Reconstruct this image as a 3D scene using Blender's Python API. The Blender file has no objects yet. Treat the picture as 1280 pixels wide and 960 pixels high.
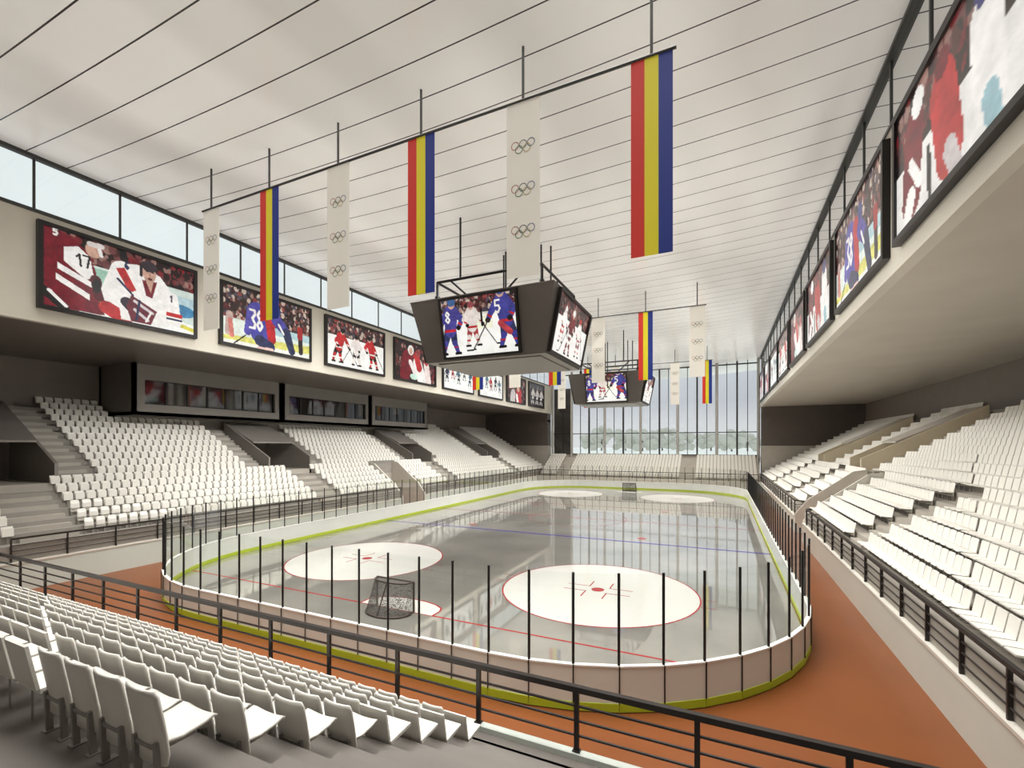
import bpy, math, random
import numpy as np
from mathutils import Vector, Matrix
random.seed(7)
rng = np.random.RandomState(11)
scene = bpy.context.scene
col = scene.collection
PI = math.pi

# ------------------------------------------------------------------ dimensions
XR, XL = 5.07, -29.71            # faces of the side stand front walls
XC, YC = -12.32, 41.05           # rink centre
HL, HW, RC = 30.0, 15.0, 8.5     # rink half length, half width, corner radius
YN, YE, YG = -12.0, 81.0, 83.0   # back wall behind the viewer, ends of side stands, far glazing
ZS, ZF, ZW = 12.8, 18.15, 20.6   # soffit, top of the picture walls, top of clerestory
FR, FL = 5.40, -30.04            # picture walls
XBR, XBL = 18.76, -43.40         # back walls of side stands
EYE = Vector((0, 0, 6.823))

# ------------------------------------------------------------------ helpers
def lin(c):
    r = []
    for v in c[:3]:
        v = v / 255.0
        r.append(v / 12.92 if v <= .04045 else ((v + .055) / 1.055) ** 2.4)
    return tuple(r)

def mat(name, c, rough=.6, spec=.5, metal=0., noise=0., nscale=3., emis=0., emc=None, coat=0., bump=0.):
    m = bpy.data.materials.new(name); m.use_nodes = True
    nt = m.node_tree; b = nt.nodes['Principled BSDF']
    lc = lin(c)
    b.inputs['Base Color'].default_value = (*lc, 1)
    b.inputs['Roughness'].default_value = rough
    b.inputs['Metallic'].default_value = metal
    b.inputs['Specular IOR Level'].default_value = spec
    b.inputs['Coat Weight'].default_value = coat
    b.inputs['Coat Roughness'].default_value = .08
    if emis:
        b.inputs['Emission Color'].default_value = (*(lin(emc) if emc else lc), 1)
        b.inputs['Emission Strength'].default_value = emis
    if noise or bump:
        tc = nt.nodes.new('ShaderNodeTexCoord'); n = nt.nodes.new('ShaderNodeTexNoise')
        n.inputs['Scale'].default_value = nscale; n.inputs['Detail'].default_value = 5
        nt.links.new(tc.outputs['Object'], n.inputs['Vector'])
        if noise:
            r = nt.nodes.new('ShaderNodeValToRGB')
            r.color_ramp.elements[0].position = .3; r.color_ramp.elements[1].position = .7
            r.color_ramp.elements[0].color = (*[x * (1 - noise) for x in lc], 1)
            r.color_ramp.elements[1].color = (*[min(1, x * (1 + noise)) for x in lc], 1)
            nt.links.new(n.outputs['Fac'], r.inputs['Fac']); nt.links.new(r.outputs['Color'], b.inputs['Base Color'])
        if bump:
            bp = nt.nodes.new('ShaderNodeBump'); bp.inputs['Strength'].default_value = bump
            nt.links.new(n.outputs['Fac'], bp.inputs['Height']); nt.links.new(bp.outputs['Normal'], b.inputs['Normal'])
    return m

def glass_mat(name, tint, refl=.06, rough=.02, fres=1.0):
    m = bpy.data.materials.new(name); m.use_nodes = True
    nt = m.node_tree; nt.nodes.clear()
    o = nt.nodes.new('ShaderNodeOutputMaterial'); mx = nt.nodes.new('ShaderNodeMixShader')
    t = nt.nodes.new('ShaderNodeBsdfTransparent'); g = nt.nodes.new('ShaderNodeBsdfGlossy')
    t.inputs['Color'].default_value = (*lin(tint), 1); g.inputs['Roughness'].default_value = rough
    lw = nt.nodes.new('ShaderNodeLayerWeight'); lw.inputs['Blend'].default_value = .25
    ma = nt.nodes.new('ShaderNodeMath'); ma.operation = 'MULTIPLY_ADD'
    ma.inputs[1].default_value = fres * .6; ma.inputs[2].default_value = refl; ma.use_clamp = True
    nt.links.new(lw.outputs['Fresnel'], ma.inputs[0]); nt.links.new(ma.outputs[0], mx.inputs[0])
    nt.links.new(t.outputs[0], mx.inputs[1]); nt.links.new(g.outputs[0], mx.inputs[2]); nt.links.new(mx.outputs[0], o.inputs[0])
    return m

def paint_mat(name, emis, rough=.3):
    m = bpy.data.materials.new(name); m.use_nodes = True
    nt = m.node_tree; b = nt.nodes['Principled BSDF']
    a = nt.nodes.new('ShaderNodeAttribute'); a.attribute_name = 'paint'
    dk = nt.nodes.new('ShaderNodeMixRGB'); dk.blend_type = 'MULTIPLY'; dk.inputs[0].default_value = 1; dk.inputs[2].default_value = (.3, .3, .3, 1)
    nt.links.new(a.outputs['Color'], dk.inputs[1]); nt.links.new(dk.outputs[0], b.inputs['Base Color']); nt.links.new(a.outputs['Color'], b.inputs['Emission Color'])
    b.inputs['Emission Strength'].default_value = emis; b.inputs['Roughness'].default_value = rough
    return m

class MB:
    def __init__(s): s.v = []; s.f = []; s.m = []; s.sm = []
    def add(s, vs, fs, mi=0, smooth=False):
        n = len(s.v); s.v += [tuple(p) for p in vs]
        for f in fs: s.f.append(tuple(n + i for i in f)); s.m.append(mi); s.sm.append(smooth)
    def box(s, x0, x1, y0, y1, z0, z1, mi=0):
        if x0 > x1: x0, x1 = x1, x0
        if y0 > y1: y0, y1 = y1, y0
        s.add([(x0,y0,z0),(x1,y0,z0),(x1,y1,z0),(x0,y1,z0),(x0,y0,z1),(x1,y0,z1),(x1,y1,z1),(x0,y1,z1)],
              [(0,3,2,1),(4,5,6,7),(0,1,5,4),(1,2,6,5),(2,3,7,6),(3,0,4,7)], mi)
    def tube(s, a, b, r, n=8, mi=0, caps=True):
        a = Vector(a); b = Vector(b); d = (b - a)
        if d.length < 1e-6: return
        d.normalize(); u = d.orthogonal().normalized(); w = d.cross(u)
        vs = []
        for p in (a, b):
            for i in range(n):
                t = 2 * PI * (i + .5) / n
                vs.append(p + u * (r * math.cos(t)) + w * (r * math.sin(t)))
        s.add(vs, [(i, (i + 1) % n, n + (i + 1) % n, n + i) for i in range(n)], mi, n > 5)
        if caps: s.add(vs, [tuple(range(n - 1, -1, -1)), tuple(range(n, 2 * n))], mi)
    def path(s, pts, r, n=8, mi=0):
        for a, b in zip(pts, pts[1:]): s.tube(a, b, r, n, mi)
    def bar(s, a, b, w, h, mi=0):            # rectangular bar, h measured along z where possible
        a = Vector(a); b = Vector(b); d = (b - a).normalized()
        up = Vector((0, 0, 1)) if abs(d.z) < .95 else Vector((0, 1, 0))
        r = d.cross(up).normalized(); up = r.cross(d)
        vs = [p + r * (i * w / 2) + up * (j * h / 2) for p in (a, b) for i, j in ((-1,-1),(1,-1),(1,1),(-1,1))]
        s.add(vs, [(0,1,5,4),(1,2,6,5),(2,3,7,6),(3,0,4,7),(3,2,1,0),(4,5,6,7)], mi)
    def prism(s, pts, ax, c0, c1, mi=0):      # pts: 2D polygon; ax: extrusion axis 'x','y','z'
        def P(p, c): return {'y': (p[0], c, p[1]), 'x': (c, p[0], p[1]), 'z': (p[0], p[1], c)}[ax]
        n = len(pts); vs = [P(p, c0) for p in pts] + [P(p, c1) for p in pts]
        s.add(vs, [tuple(range(n - 1, -1, -1)), tuple(range(n, 2 * n))] + [(i, (i + 1) % n, n + (i + 1) % n, n + i) for i in range(n)], mi)
    def disc(s, cx, cy, z, r, n=64, mi=0, r0=0., a0=0., a1=2*PI):
        full = abs(a1 - a0 - 2 * PI) < 1e-6; k = n if full else n + 1
        A = [a0 + (a1 - a0) * i / n for i in range(k)]
        if r0 <= 0:
            s.add([(cx + r * math.cos(a), cy + r * math.sin(a), z) for a in A], [tuple(range(k))], mi)
        else:
            vs = [(cx + q * math.cos(a), cy + q * math.sin(a), z) for q in (r0, r) for a in A]
            s.add(vs, [(i, k + i, k + (i + 1) % k, (i + 1) % k) for i in range(n)], mi)
    def build(s, name, mats, parent=None, loc=None):
        me = bpy.data.meshes.new(name); me.from_pydata(s.v, [], s.f)
        for m in (mats if isinstance(mats, (list, tuple)) else [mats]): me.materials.append(m)
        me.polygons.foreach_set('material_index', s.m); me.polygons.foreach_set('use_smooth', s.sm)
        me.update()
        o = bpy.data.objects.new(name, me); col.objects.link(o)
        if parent: o.parent = parent
        if loc: o.location = loc
        return o

def recenter(o):
    """move a mesh object's origin to its footprint so it is not at the world origin"""
    vs = [v.co for v in o.data.vertices]
    c = Vector(((min(v.x for v in vs) + max(v.x for v in vs)) / 2, (min(v.y for v in vs) + max(v.y for v in vs)) / 2, min(v.z for v in vs)))
    o.data.transform(Matrix.Translation(-c)); o.location = o.location + c
    return o

def tag(o, label, cat, group=None, kind=None):
    o['label'] = label; o['category'] = cat
    if group: o['group'] = group
    if kind: o['kind'] = kind
    return o

def empty(name, loc=(0, 0, 0)):
    o = bpy.data.objects.new(name, None); col.objects.link(o); o.location = loc; o.empty_display_size = .3
    return o

def hang(part, root):                       # parent a world-space mesh to a located Empty
    part.data.transform(Matrix.Translation(-Vector(root.location))); part.parent = root
    return part

# ------------------------------------------------------------------ materials
M = {}
M['white'] = mat('white_paint', (226, 222, 212), .35, noise=.03, nscale=.4)
M['fascia'] = mat('fascia_plaster', (214, 209, 196), .4, noise=.04, nscale=.5)
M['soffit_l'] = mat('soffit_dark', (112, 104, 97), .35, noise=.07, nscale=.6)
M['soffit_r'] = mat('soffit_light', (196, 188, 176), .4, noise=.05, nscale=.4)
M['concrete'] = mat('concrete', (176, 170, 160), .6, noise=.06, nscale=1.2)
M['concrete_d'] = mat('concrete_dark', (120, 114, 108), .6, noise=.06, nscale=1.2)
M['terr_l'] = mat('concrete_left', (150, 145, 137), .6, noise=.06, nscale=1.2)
M['warm_lit'] = mat('parapet_warm_lit', (228, 216, 190), .4, noise=.04, nscale=.6)  # warm light on the right-hand parapets put into their base colour
M['wall_d'] = mat('wall_dark', (92, 84, 79), .5, noise=.06, nscale=.8)
M['wall_b'] = mat('wall_back', (128, 119, 112), .5, noise=.06, nscale=.8)
M['plinth'] = mat('plinth', (214, 222, 214), .25, noise=.03, nscale=.4, coat=.3)
M['floor'] = mat('orange_floor', (126, 72, 37), .35, spec=.35, noise=.10, nscale=.35)
M['seat'] = mat('seat_plastic', (240, 237, 229), .35)
M['bracket'] = mat('seat_bracket', (150, 146, 140), .5)
M['rail'] = mat('rail_metal', (52, 47, 45), .4, metal=.3)
M['post'] = mat('post_metal', (38, 36, 37), .35, metal=.4)
M['board'] = mat('board_white', (218, 220, 213), .25, coat=.3, noise=.03, nscale=.5)
M['lime'] = mat('lime_strip', (176, 194, 44), .4)
M['cap'] = mat('board_cap', (240, 240, 236), .3)
M['frame'] = mat('frame_black', (28, 24, 24), .4)
M['mull'] = mat('mullion', (70, 70, 68), .4, metal=.4)
M['column'] = mat('column_grey', (176, 174, 168), .4)
M['jumbo'] = mat('scoreboard_shell', (92, 86, 81), .35, noise=.05, nscale=.7)
M['jumbo_u'] = mat('scoreboard_underside', (120, 113, 105), .3)
M['box'] = mat('box_wall', (134, 129, 123), .5, noise=.04, nscale=.8)
M['pressin'] = mat('box_inside', (60, 54, 50), .6)
M['banner'] = mat('banner_white', (222, 217, 206), .6, emis=.10, noise=.02, nscale=.7)
M['red'] = mat('flag_red', (196, 38, 24), .6, emis=.08)
M['yellow'] = mat('flag_yellow', (214, 200, 30), .6, emis=.08)
M['blue'] = mat('flag_blue', (8, 36, 122), .6, emis=.08)
for k, c in dict(rb=(60, 90, 130), rk=(50, 50, 50), rr=(170, 90, 80), ry=(180, 160, 90), rg=(80, 120, 90)).items():
    M[k] = mat('ring_' + k, c, .6)
M['i_white'] = mat('ice_white', (202, 201, 195), .12, noise=.01)
M['i_red'] = mat('ice_red', (158, 44, 46), .2)
M['i_pink'] = mat('ice_faded_red', (150, 80, 80), .2)
M['i_blue'] = mat('ice_blue', (48, 34, 140), .2)
M['net_pipe'] = mat('goal_pipe', (70, 58, 54), .35, metal=.3)
M['glass'] = glass_mat('rink_glass', (247, 249, 247), .012, .01, .35)
M['wglass'] = glass_mat('window_glass', (240, 244, 244), .03, .02, 1.6)
M['pglass'] = glass_mat('press_glass', (160, 155, 150), .12, .05, .5)
M['screen'] = paint_mat('screen_image', .82, .25)
M['poster'] = paint_mat('poster_image', .72, .25)  # brightness of the prints put in as glow of their own colours
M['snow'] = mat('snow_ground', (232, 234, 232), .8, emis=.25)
M['leaf'] = mat('leaf_haze', (176, 178, 170), .9, noise=.08, nscale=.6, emis=.42)  # distance haze put into the pale foliage colour and glow
M['bark'] = mat('bark', (110, 100, 92), .9)

# ceiling: white panels with thin dark joints running across the hall
def ceiling_mat():
    m = mat('ceiling_panels', (232, 228, 219), .22, spec=.5, emis=.26, emc=(240, 236, 226))  # added glow brightens the panels; the ceiling itself is no lamp
    nt = m.node_tree; b = nt.nodes['Principled BSDF']
    tc = nt.nodes.new('ShaderNodeTexCoord'); sp = nt.nodes.new('ShaderNodeSeparateXYZ')
    nt.links.new(tc.outputs['Object'], sp.inputs[0])
    a = nt.nodes.new('ShaderNodeMath'); a.operation = 'ADD'; a.inputs[1].default_value = -18.85 + 150
    d = nt.nodes.new('ShaderNodeMath'); d.operation = 'DIVIDE'; d.inputs[1].default_value = 1.5
    fr = nt.nodes.new('ShaderNodeMath'); fr.operation = 'FRACT'
    lt = nt.nodes.new('ShaderNodeMath'); lt.operation = 'LESS_THAN'; lt.inputs[1].default_value = .034
    nt.links.new(sp.outputs['Y'], a.inputs[0]); nt.links.new(a.outputs[0], d.inputs[0]); nt.links.new(d.outputs[0], fr.inputs[0]); nt.links.new(fr.outputs[0], lt.inputs[0])
    # broad panels of slightly different tone
    bx = nt.nodes.new('ShaderNodeTexNoise'); bx.inputs['Scale'].default_value = .13; bx.inputs['Detail'].default_value = 1
    mp = nt.nodes.new('ShaderNodeMapping'); mp.inputs['Scale'].default_value = (1.6, .5, 1)
    nt.links.new(tc.outputs['Object'], mp.inputs[0]); nt.links.new(mp.outputs[0], bx.inputs['Vector'])
    rp = nt.nodes.new('ShaderNodeValToRGB'); rp.color_ramp.elements[0].position = .35; rp.color_ramp.elements[1].position = .65
    rp.color_ramp.elements[0].color = (.66, .645, .61, 1); rp.color_ramp.elements[1].color = (.84, .825, .79, 1)
    nt.links.new(bx.outputs['Fac'], rp.inputs['Fac'])
    mx = nt.nodes.new('ShaderNodeMixRGB'); mx.inputs[2].default_value = (.035, .032, .03, 1)
    nt.links.new(lt.outputs[0], mx.inputs[0]); nt.links.new(rp.outputs['Color'], mx.inputs[1])
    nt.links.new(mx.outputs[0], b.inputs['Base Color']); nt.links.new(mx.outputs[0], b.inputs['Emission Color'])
    return m
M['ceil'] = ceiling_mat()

def ice_mat():
    m = bpy.data.materials.new('ice'); m.use_nodes = True
    nt = m.node_tree; b = nt.nodes['Principled BSDF']
    tc = nt.nodes.new('ShaderNodeTexCoord'); n = nt.nodes.new('ShaderNodeTexNoise')
    n.inputs['Scale'].default_value = .25; n.inputs['Detail'].default_value = 6
    nt.links.new(tc.outputs['Object'], n.inputs['Vector'])
    r = nt.nodes.new('ShaderNodeValToRGB'); r.color_ramp.elements[0].position = .3; r.color_ramp.elements[1].position = .7
    r.color_ramp.elements[0].color = (*lin((112, 110, 104)), 1); r.color_ramp.elements[1].color = (*lin((144, 141, 133)), 1)
    nt.links.new(n.outputs['Fac'], r.inputs['Fac']); nt.links.new(r.outputs['Color'], b.inputs['Base Color'])
    b.inputs['Roughness'].default_value = .5
    g = nt.nodes.new('ShaderNodeBsdfGlossy'); g.inputs['Roughness'].default_value = .035
    g.inputs['Color'].default_value = (.95, .95, .93, 1)
    lw = nt.nodes.new('ShaderNodeLayerWeight'); lw.inputs['Blend'].default_value = .3
    ma = nt.nodes.new('ShaderNodeMath'); ma.operation = 'MULTIPLY_ADD'; ma.inputs[1].default_value = .75; ma.inputs[2].default_value = .22; ma.use_clamp = True
    nt.links.new(lw.outputs['Fresnel'], ma.inputs[0])
    mx = nt.nodes.new('ShaderNodeMixShader'); nt.links.new(ma.outputs[0], mx.inputs[0])
    nt.links.new(b.outputs[0], mx.inputs[1]); nt.links.new(g.outputs[0], mx.inputs[2])
    nt.links.new(mx.outputs[0], nt.nodes['Material Output'].inputs[0])
    return m
M['ice'] = ice_mat()

def net_mat():
    m = bpy.data.materials.new('goal_netting'); m.use_nodes = True
    nt = m.node_tree; nt.nodes.clear()
    o = nt.nodes.new('ShaderNodeOutputMaterial'); mx = nt.nodes.new('ShaderNodeMixShader')
    t = nt.nodes.new('ShaderNodeBsdfTransparent'); d = nt.nodes.new('ShaderNodeBsdfDiffuse'); d.inputs[0].default_value = (.10, .09, .085, 1)
    tc = nt.nodes.new('ShaderNodeTexCoord'); v = nt.nodes.new('ShaderNodeTexVoronoi'); v.feature = 'DISTANCE_TO_EDGE'; v.inputs['Scale'].default_value = 24
    lt = nt.nodes.new('ShaderNodeMath'); lt.operation = 'LESS_THAN'; lt.inputs[1].default_value = .14
    nt.links.new(tc.outputs['Object'], v.inputs['Vector']); nt.links.new(v.outputs['Distance'], lt.inputs[0])
    nt.links.new(lt.outputs[0], mx.inputs[0]); nt.links.new(t.outputs[0], mx.inputs[1]); nt.links.new(d.outputs[0], mx.inputs[2]); nt.links.new(mx.outputs[0], o.inputs[0])
    return m
M['net'] = net_mat()

# ------------------------------------------------------------------ room shell
def zc(x): return 20.1 + .7 * ((x - XC) / 17.7) ** 2
b = MB(); NX = 28
xs = [FL - .3 + (FR - FL + .6) * i / NX for i in range(NX + 1)]
vs = []
for y in (YN, YG + 13):
    vs += [(x, y, zc(x)) for x in xs] + [(x, y, zc(x) + .5) for x in xs]
n = NX + 1
b.add(vs, [(i, i + 1, 2*n + i + 1, 2*n + i) for i in range(NX)] + [(n + i, 3*n + i, 3*n + i + 1, n + i + 1) for i in range(NX)] +
      [(i, n + i, n + i + 1, i + 1) for i in range(NX)] + [(2*n + i, 2*n + i + 1, 3*n + i + 1, 3*n + i) for i in range(NX)] +
      [(0, 2*n, 3*n, n), (n - 1, 2*n - 1, 4*n - 1, 3*n - 1)])
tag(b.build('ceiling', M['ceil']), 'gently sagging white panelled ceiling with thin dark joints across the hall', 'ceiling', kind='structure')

b = MB(); b.box(XBL - .2, XBR + .2, YN - .3, YG + .3, -.3, 0)
tag(b.build('floor', M['floor']), 'orange walkway floor around the ice rink', 'floor', kind='structure')

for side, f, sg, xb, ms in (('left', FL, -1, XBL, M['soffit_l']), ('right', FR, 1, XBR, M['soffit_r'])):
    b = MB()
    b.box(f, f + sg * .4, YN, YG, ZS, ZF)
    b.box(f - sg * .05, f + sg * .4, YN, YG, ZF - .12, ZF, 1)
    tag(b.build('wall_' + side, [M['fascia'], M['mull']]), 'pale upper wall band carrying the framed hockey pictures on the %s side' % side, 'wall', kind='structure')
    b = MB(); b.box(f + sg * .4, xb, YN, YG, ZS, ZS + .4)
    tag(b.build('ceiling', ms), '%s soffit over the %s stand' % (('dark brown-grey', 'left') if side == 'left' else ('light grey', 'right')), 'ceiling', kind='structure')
    b = MB(); b.box(xb, xb + sg * .3, YN, YG, 0, ZS + .4)
    tag(b.build('wall_back_' + side, M['wall_b']), 'grey back wall at the top of the %s stand' % side, 'wall', kind='structure')
    b = MB()
    b.box(f + sg * .12, xb, YE, YG, 0, 6.7, 0); b.box(f + sg * .14, xb, YE + .05, YG, 6.7, ZS, 1); b.box(f+sg*.14, xb, YE - .05, YG, 11.2, 11.6, 1)
    tag(b.build('wall_end_' + side, [M['concrete'], M['wall_d']]), 'end wall of the %s stand, light below and dark above' % side, 'wall', kind='structure')
    b = MB(); b.bar((f, YN, ZW + .05), (f, YG, ZW + .05), .18, .14)
    b.box(f - sg * .02, f + sg * .2, YN, YG, ZW, 20.95)
    tag(b.build('trim_%d' % (1 if side == 'left' else 2), M['mull']), 'dark trim line along the ceiling edge over the %s clerestory' % side, 'trim', kind='structure')
b = MB(); b.box(XBL, XBR, YN - .3, YN, 0, ZS + .4); b.box(FL, FR, YN - .3, YN, ZS, 21)
tag(b.build('wall_near', M['wall_b']), 'plain grey wall behind the near stand', 'wall', kind='structure')

# clerestory windows, one object for each bay
wn = 1
ym = 13.63 - 3.45 * 7
bays = []
while ym < YG - 1:
    bays.append((ym, min(ym + 3.45, YG))); ym += 3.45
for side, f, sg in (('left', FL, -1), ('right', FR, 1)):
    for (y0, y1) in bays:
        b = MB()
        b.box(f + sg*.05, f + sg*.11, y0 - .05, y0 + .05, ZF, ZW)
        b.box(f + sg*.04, f + sg*.12, y0 + .05, y1 - .05, ZF, ZF + .08)
        w = b.build('window_%d' % wn, M['mull']); recenter(w)
        tag(w, 'clerestory window bay high above the %s picture wall' % side, 'window', 'clerestory windows on the %s side' % side, 'structure')
        g = MB(); g.add([(f + sg*.09, y0 + .06, ZF + .08), (f + sg*.09, y1 - .06, ZF + .08), (f + sg*.09, y1 - .06, ZW), (f + sg*.09, y0 + .06, ZW)], [(0, 1, 2, 3)])
        p = g.build('pane', M['wglass']); hang(p, w); wn += 1

# far glazed wall
ZSILL = 5.05
colx = [-29.7, -25.9, -19.6, -13.2, -7.0, -.9, 5.2]
b = MB(); b.box(FL, FR, YG, YG + .4, 0, ZSILL); b.box(FL, FR, YG - .1, YG + .5, ZSILL, ZSILL + .16, 1)
tag(b.build('wall_far', [M['concrete'], M['mull']]), 'low grey wall under the far glazing', 'wall', kind='structure')
for i in range(len(colx) - 1):
    x0, x1 = colx[i], colx[i + 1]
    b = MB()
    nm = 4 if x1 - x0 > 5 else 2
    for k in range(0, nm):
        x = x0 + (x1 - x0) * k / nm
        if k: b.box(x - .05, x + .05, YG + .1, YG + .3, ZSILL + .16, zc(x) + .05)
        if k == 2: b.box(x - .13, x + .13, YG + .3, YG + .7, ZSILL + .16, zc(x))
    b.box(x0, x1, YG + .12, YG + .28, 8.86, 9.0)
    b.box(x0, x1, YG + .10, YG + .3, 20.0, 20.2)
    w = b.build('window_%d' % wn, M['mull']); wn += 1; recenter(w)
    tag(w, 'tall glazed bay in the far wall between columns, %s' % ('next to the dark left end wall' if i == 0 else 'beside the right stand' if i == 5 else 'behind the far seats'), 'window', 'tall glazed bays of the far wall', 'structure')
    g = MB(); g.add([(x0, YG + .2, ZSILL), (x1, YG + .2, ZSILL), (x1, YG + .2, zc(x1) + .1), (x0, YG + .2, zc(x0) + .1)], [(0, 1, 2, 3)])
    if i == 0: g.add([(x0, YG + .5, ZSILL), (x1, YG + .5, ZSILL), (x1, YG + .5, 17.6), (x0, YG + .5, 17.6)], [(0, 1, 2, 3)], 1)
    p = g.build('pane', [M['wglass'], M['wall_d']]); hang(p, w)
for i, x in enumerate(colx):
    b = MB(); b.tube((x, YG - .36, 4.6), (x, YG - .36, zc(x)), .23, 14)
    b.tube((x, YG - .36, 4.6), (x, YG - .36, 4.9), .25, 14)
    o = b.build('column', M['column']); recenter(o)
    names = ['beside the dark end wall at the left', 'second from the left, by the dark panel', 'behind the left block of far seats', 'just left of the far goal', 'right of the far goal', 'behind the aisle of the far seats', 'at the right stand corner']
    tag(o, 'slim pale round column of the far glazed wall, ' + names[i], 'column', 'columns of the far glazed wall')

# ------------------------------------------------------------------ outside
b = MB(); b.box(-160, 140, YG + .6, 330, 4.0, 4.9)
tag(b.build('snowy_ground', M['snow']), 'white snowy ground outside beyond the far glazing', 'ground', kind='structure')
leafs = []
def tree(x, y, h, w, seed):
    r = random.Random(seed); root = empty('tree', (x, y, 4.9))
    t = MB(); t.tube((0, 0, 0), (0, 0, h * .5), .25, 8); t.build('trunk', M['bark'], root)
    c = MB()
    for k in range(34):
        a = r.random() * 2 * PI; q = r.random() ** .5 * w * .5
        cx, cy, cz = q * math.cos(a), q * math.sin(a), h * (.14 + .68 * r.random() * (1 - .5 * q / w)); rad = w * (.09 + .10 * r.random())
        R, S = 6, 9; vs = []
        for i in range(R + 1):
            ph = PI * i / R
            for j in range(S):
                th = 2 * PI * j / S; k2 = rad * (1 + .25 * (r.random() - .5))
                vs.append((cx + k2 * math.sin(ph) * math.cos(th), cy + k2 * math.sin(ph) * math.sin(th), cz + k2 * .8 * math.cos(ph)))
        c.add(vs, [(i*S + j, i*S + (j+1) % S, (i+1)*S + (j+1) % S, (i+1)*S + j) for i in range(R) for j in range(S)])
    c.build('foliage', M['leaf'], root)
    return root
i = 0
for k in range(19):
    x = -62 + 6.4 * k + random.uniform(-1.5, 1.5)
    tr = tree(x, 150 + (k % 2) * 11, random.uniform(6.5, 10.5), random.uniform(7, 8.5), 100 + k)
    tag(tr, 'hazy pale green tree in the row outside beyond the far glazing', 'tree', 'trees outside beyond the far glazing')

# ------------------------------------------------------------------ ice
def rink_outline(hw, hl, r, n=20):
    pts = []
    for cx, cy, a0 in ((hw - r, -hl + r, -PI/2), (hw - r, hl - r, 0), (-hw + r, hl - r, PI/2), (-hw + r, -hl + r, PI)):
        for i in range(n + 1):
            a = a0 + PI / 2 * i / n
            pts.append((XC + cx + r * math.cos(a), YC + cy + r * math.sin(a)))
    return pts
b = MB()
ol = rink_outline(HW, HL, RC)
b.prism(ol, 'z', .0, .03, 0)
Z = .034
def line_y(y, w, mi, z=Z):
    dy = abs(y - YC) - (HL - RC)
    hw = HW if dy <= 0 else HW - RC + math.sqrt(max(0, RC * RC - dy * dy))
    b.add([(XC - hw, y - w/2, z), (XC + hw, y - w/2, z), (XC + hw, y + w/2, z), (XC - hw, y + w/2, z)], [(0, 1, 2, 3)], mi)
line_y(YC, .22, 3); line_y(YC - 8.67, .26, 4); line_y(YC + 8.67, .26, 3)
line_y(YC - 26, .10, 2); line_y(YC + 26, .12, 2)
for sx in (-1, 1):
    for sy in (-1, 1):
        cx, cy = XC + 7 * sx, YC + 20 * sy
        b.disc(cx, cy, Z, 4.5, 72, 1); b.disc(cx, cy, Z + .003, 4.5, 72, 2, 4.43)
        b.disc(cx, cy, Z + .004, .30, 24, 2)
        for qx in (-1, 1):
            for qy in (-1, 1):
                ax, ay = cx + qx * .45, cy + qy * .35
                for (x0, x1, y0, y1) in ((ax, ax + qx * 1.1, ay, ay + qy * .06), (ax, ax + qx * .06, ay, ay + qy * .85)):
                    if x0 > x1: x0, x1 = x1, x0
                    if y0 > y1: y0, y1 = y1, y0
                    b.add([(x0, y0, Z + .004), (x1, y0, Z + .004), (x1, y1, Z + .004), (x0, y1, Z + .004)], [(0, 1, 2, 3)], 2)
                # hash marks beside the circle
                hx = cx + qx * 4.5; hy = cy + qy * .5
                x0, x1 = sorted((hx, hx + qx * .6))
                b.add([(x0, hy - .03, Z), (x1, hy - .03, Z), (x1, hy + .03, Z), (x0, hy + .03, Z)], [(0, 1, 2, 3)], 3)
        b.disc(XC + 7 * sx, YC + 7.17 * sy, Z, .32, 24, 2)
b.disc(XC, YC, Z + .001, 4.5, 72, 3, 4.42); b.disc(XC, YC, Z + .003, .25, 20, 2)
for sy in (-1, 1):                                   # goal creases
    gy = YC + 26 * sy; d = -sy
    crease = [(XC - 1.85, gy), (XC + 1.85, gy)] + [(XC + 1.85 * math.cos(a), gy + d * (.55 + .75 * math.sin(a))) for a in [PI/2 * i / 8 * 2 for i in range(9)]]
    ordr = crease if d > 0 else crease[::-1]
    b.add([(x, y, Z + .001) for x, y in ordr], [tuple(range(len(ordr)))], 1)
    for p, q in zip(crease[1:] , crease[2:] + crease[:1]):
        P, Q = Vector((*p, Z + .003)), Vector((*q, Z + .003)); nn = (Q - P).cross(Vector((0, 0, 1)))
        if nn.length < 1e-6: continue
        nn = nn.normalized() * .04
        b.add([P - nn, Q - nn, Q + nn, P + nn], [(0, 1, 2, 3)], 2)
ice = b.build('ice_sheet', [M['ice'], M['i_white'], M['i_red'], M['i_pink'], M['i_blue']])
tag(ice, 'glossy grey ice sheet with white face-off circles, red lines and a blue line', 'ice')

# ------------------------------------------------------------------ rink barrier: boards, glass and posts
path = []
def dense():
    pts = rink_outline(HW + .05, HL + .05, RC + .05, 60)
    return pts + [pts[0]]
dp = dense(); L = [0]
for p, q in zip(dp, dp[1:]): L.append(L[-1] + math.hypot(q[0] - p[0], q[1] - p[1]))
def at_len(s):
    s %= L[-1]; import bisect
    i = max(0, min(len(dp) - 2, bisect.bisect_right(L, s) - 1)); t = (s - L[i]) / max(1e-9, L[i+1] - L[i])
    return (dp[i][0] + (dp[i+1][0] - dp[i][0]) * t, dp[i][1] + (dp[i+1][1] - dp[i][1]) * t)
NP = 144; step = L[-1] / NP
s0 = (-4.63) - dp[0][0]
nodes = [at_len(s0 + step * i) for i in range(NP)]
barrier = empty('rink_barrier', (XC, YC - HL, 0))
tag(barrier, 'white rink boards with lime base strip, clear glass panels and dark posts around the ice', 'barrier')
segs = []
for i in range(NP):
    p, q = nodes[i], nodes[(i + 1) % NP]
    segs.append(((((p[0] + q[0]) / 2) ** 2 + ((p[1] + q[1]) / 2) ** 2) ** .5, i))
segs.sort(); near_set = set(i for _, i in segs[:96])
HB, HG = 1.2, 3.55
restb, restg, restp = MB(), MB(), MB()
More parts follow.
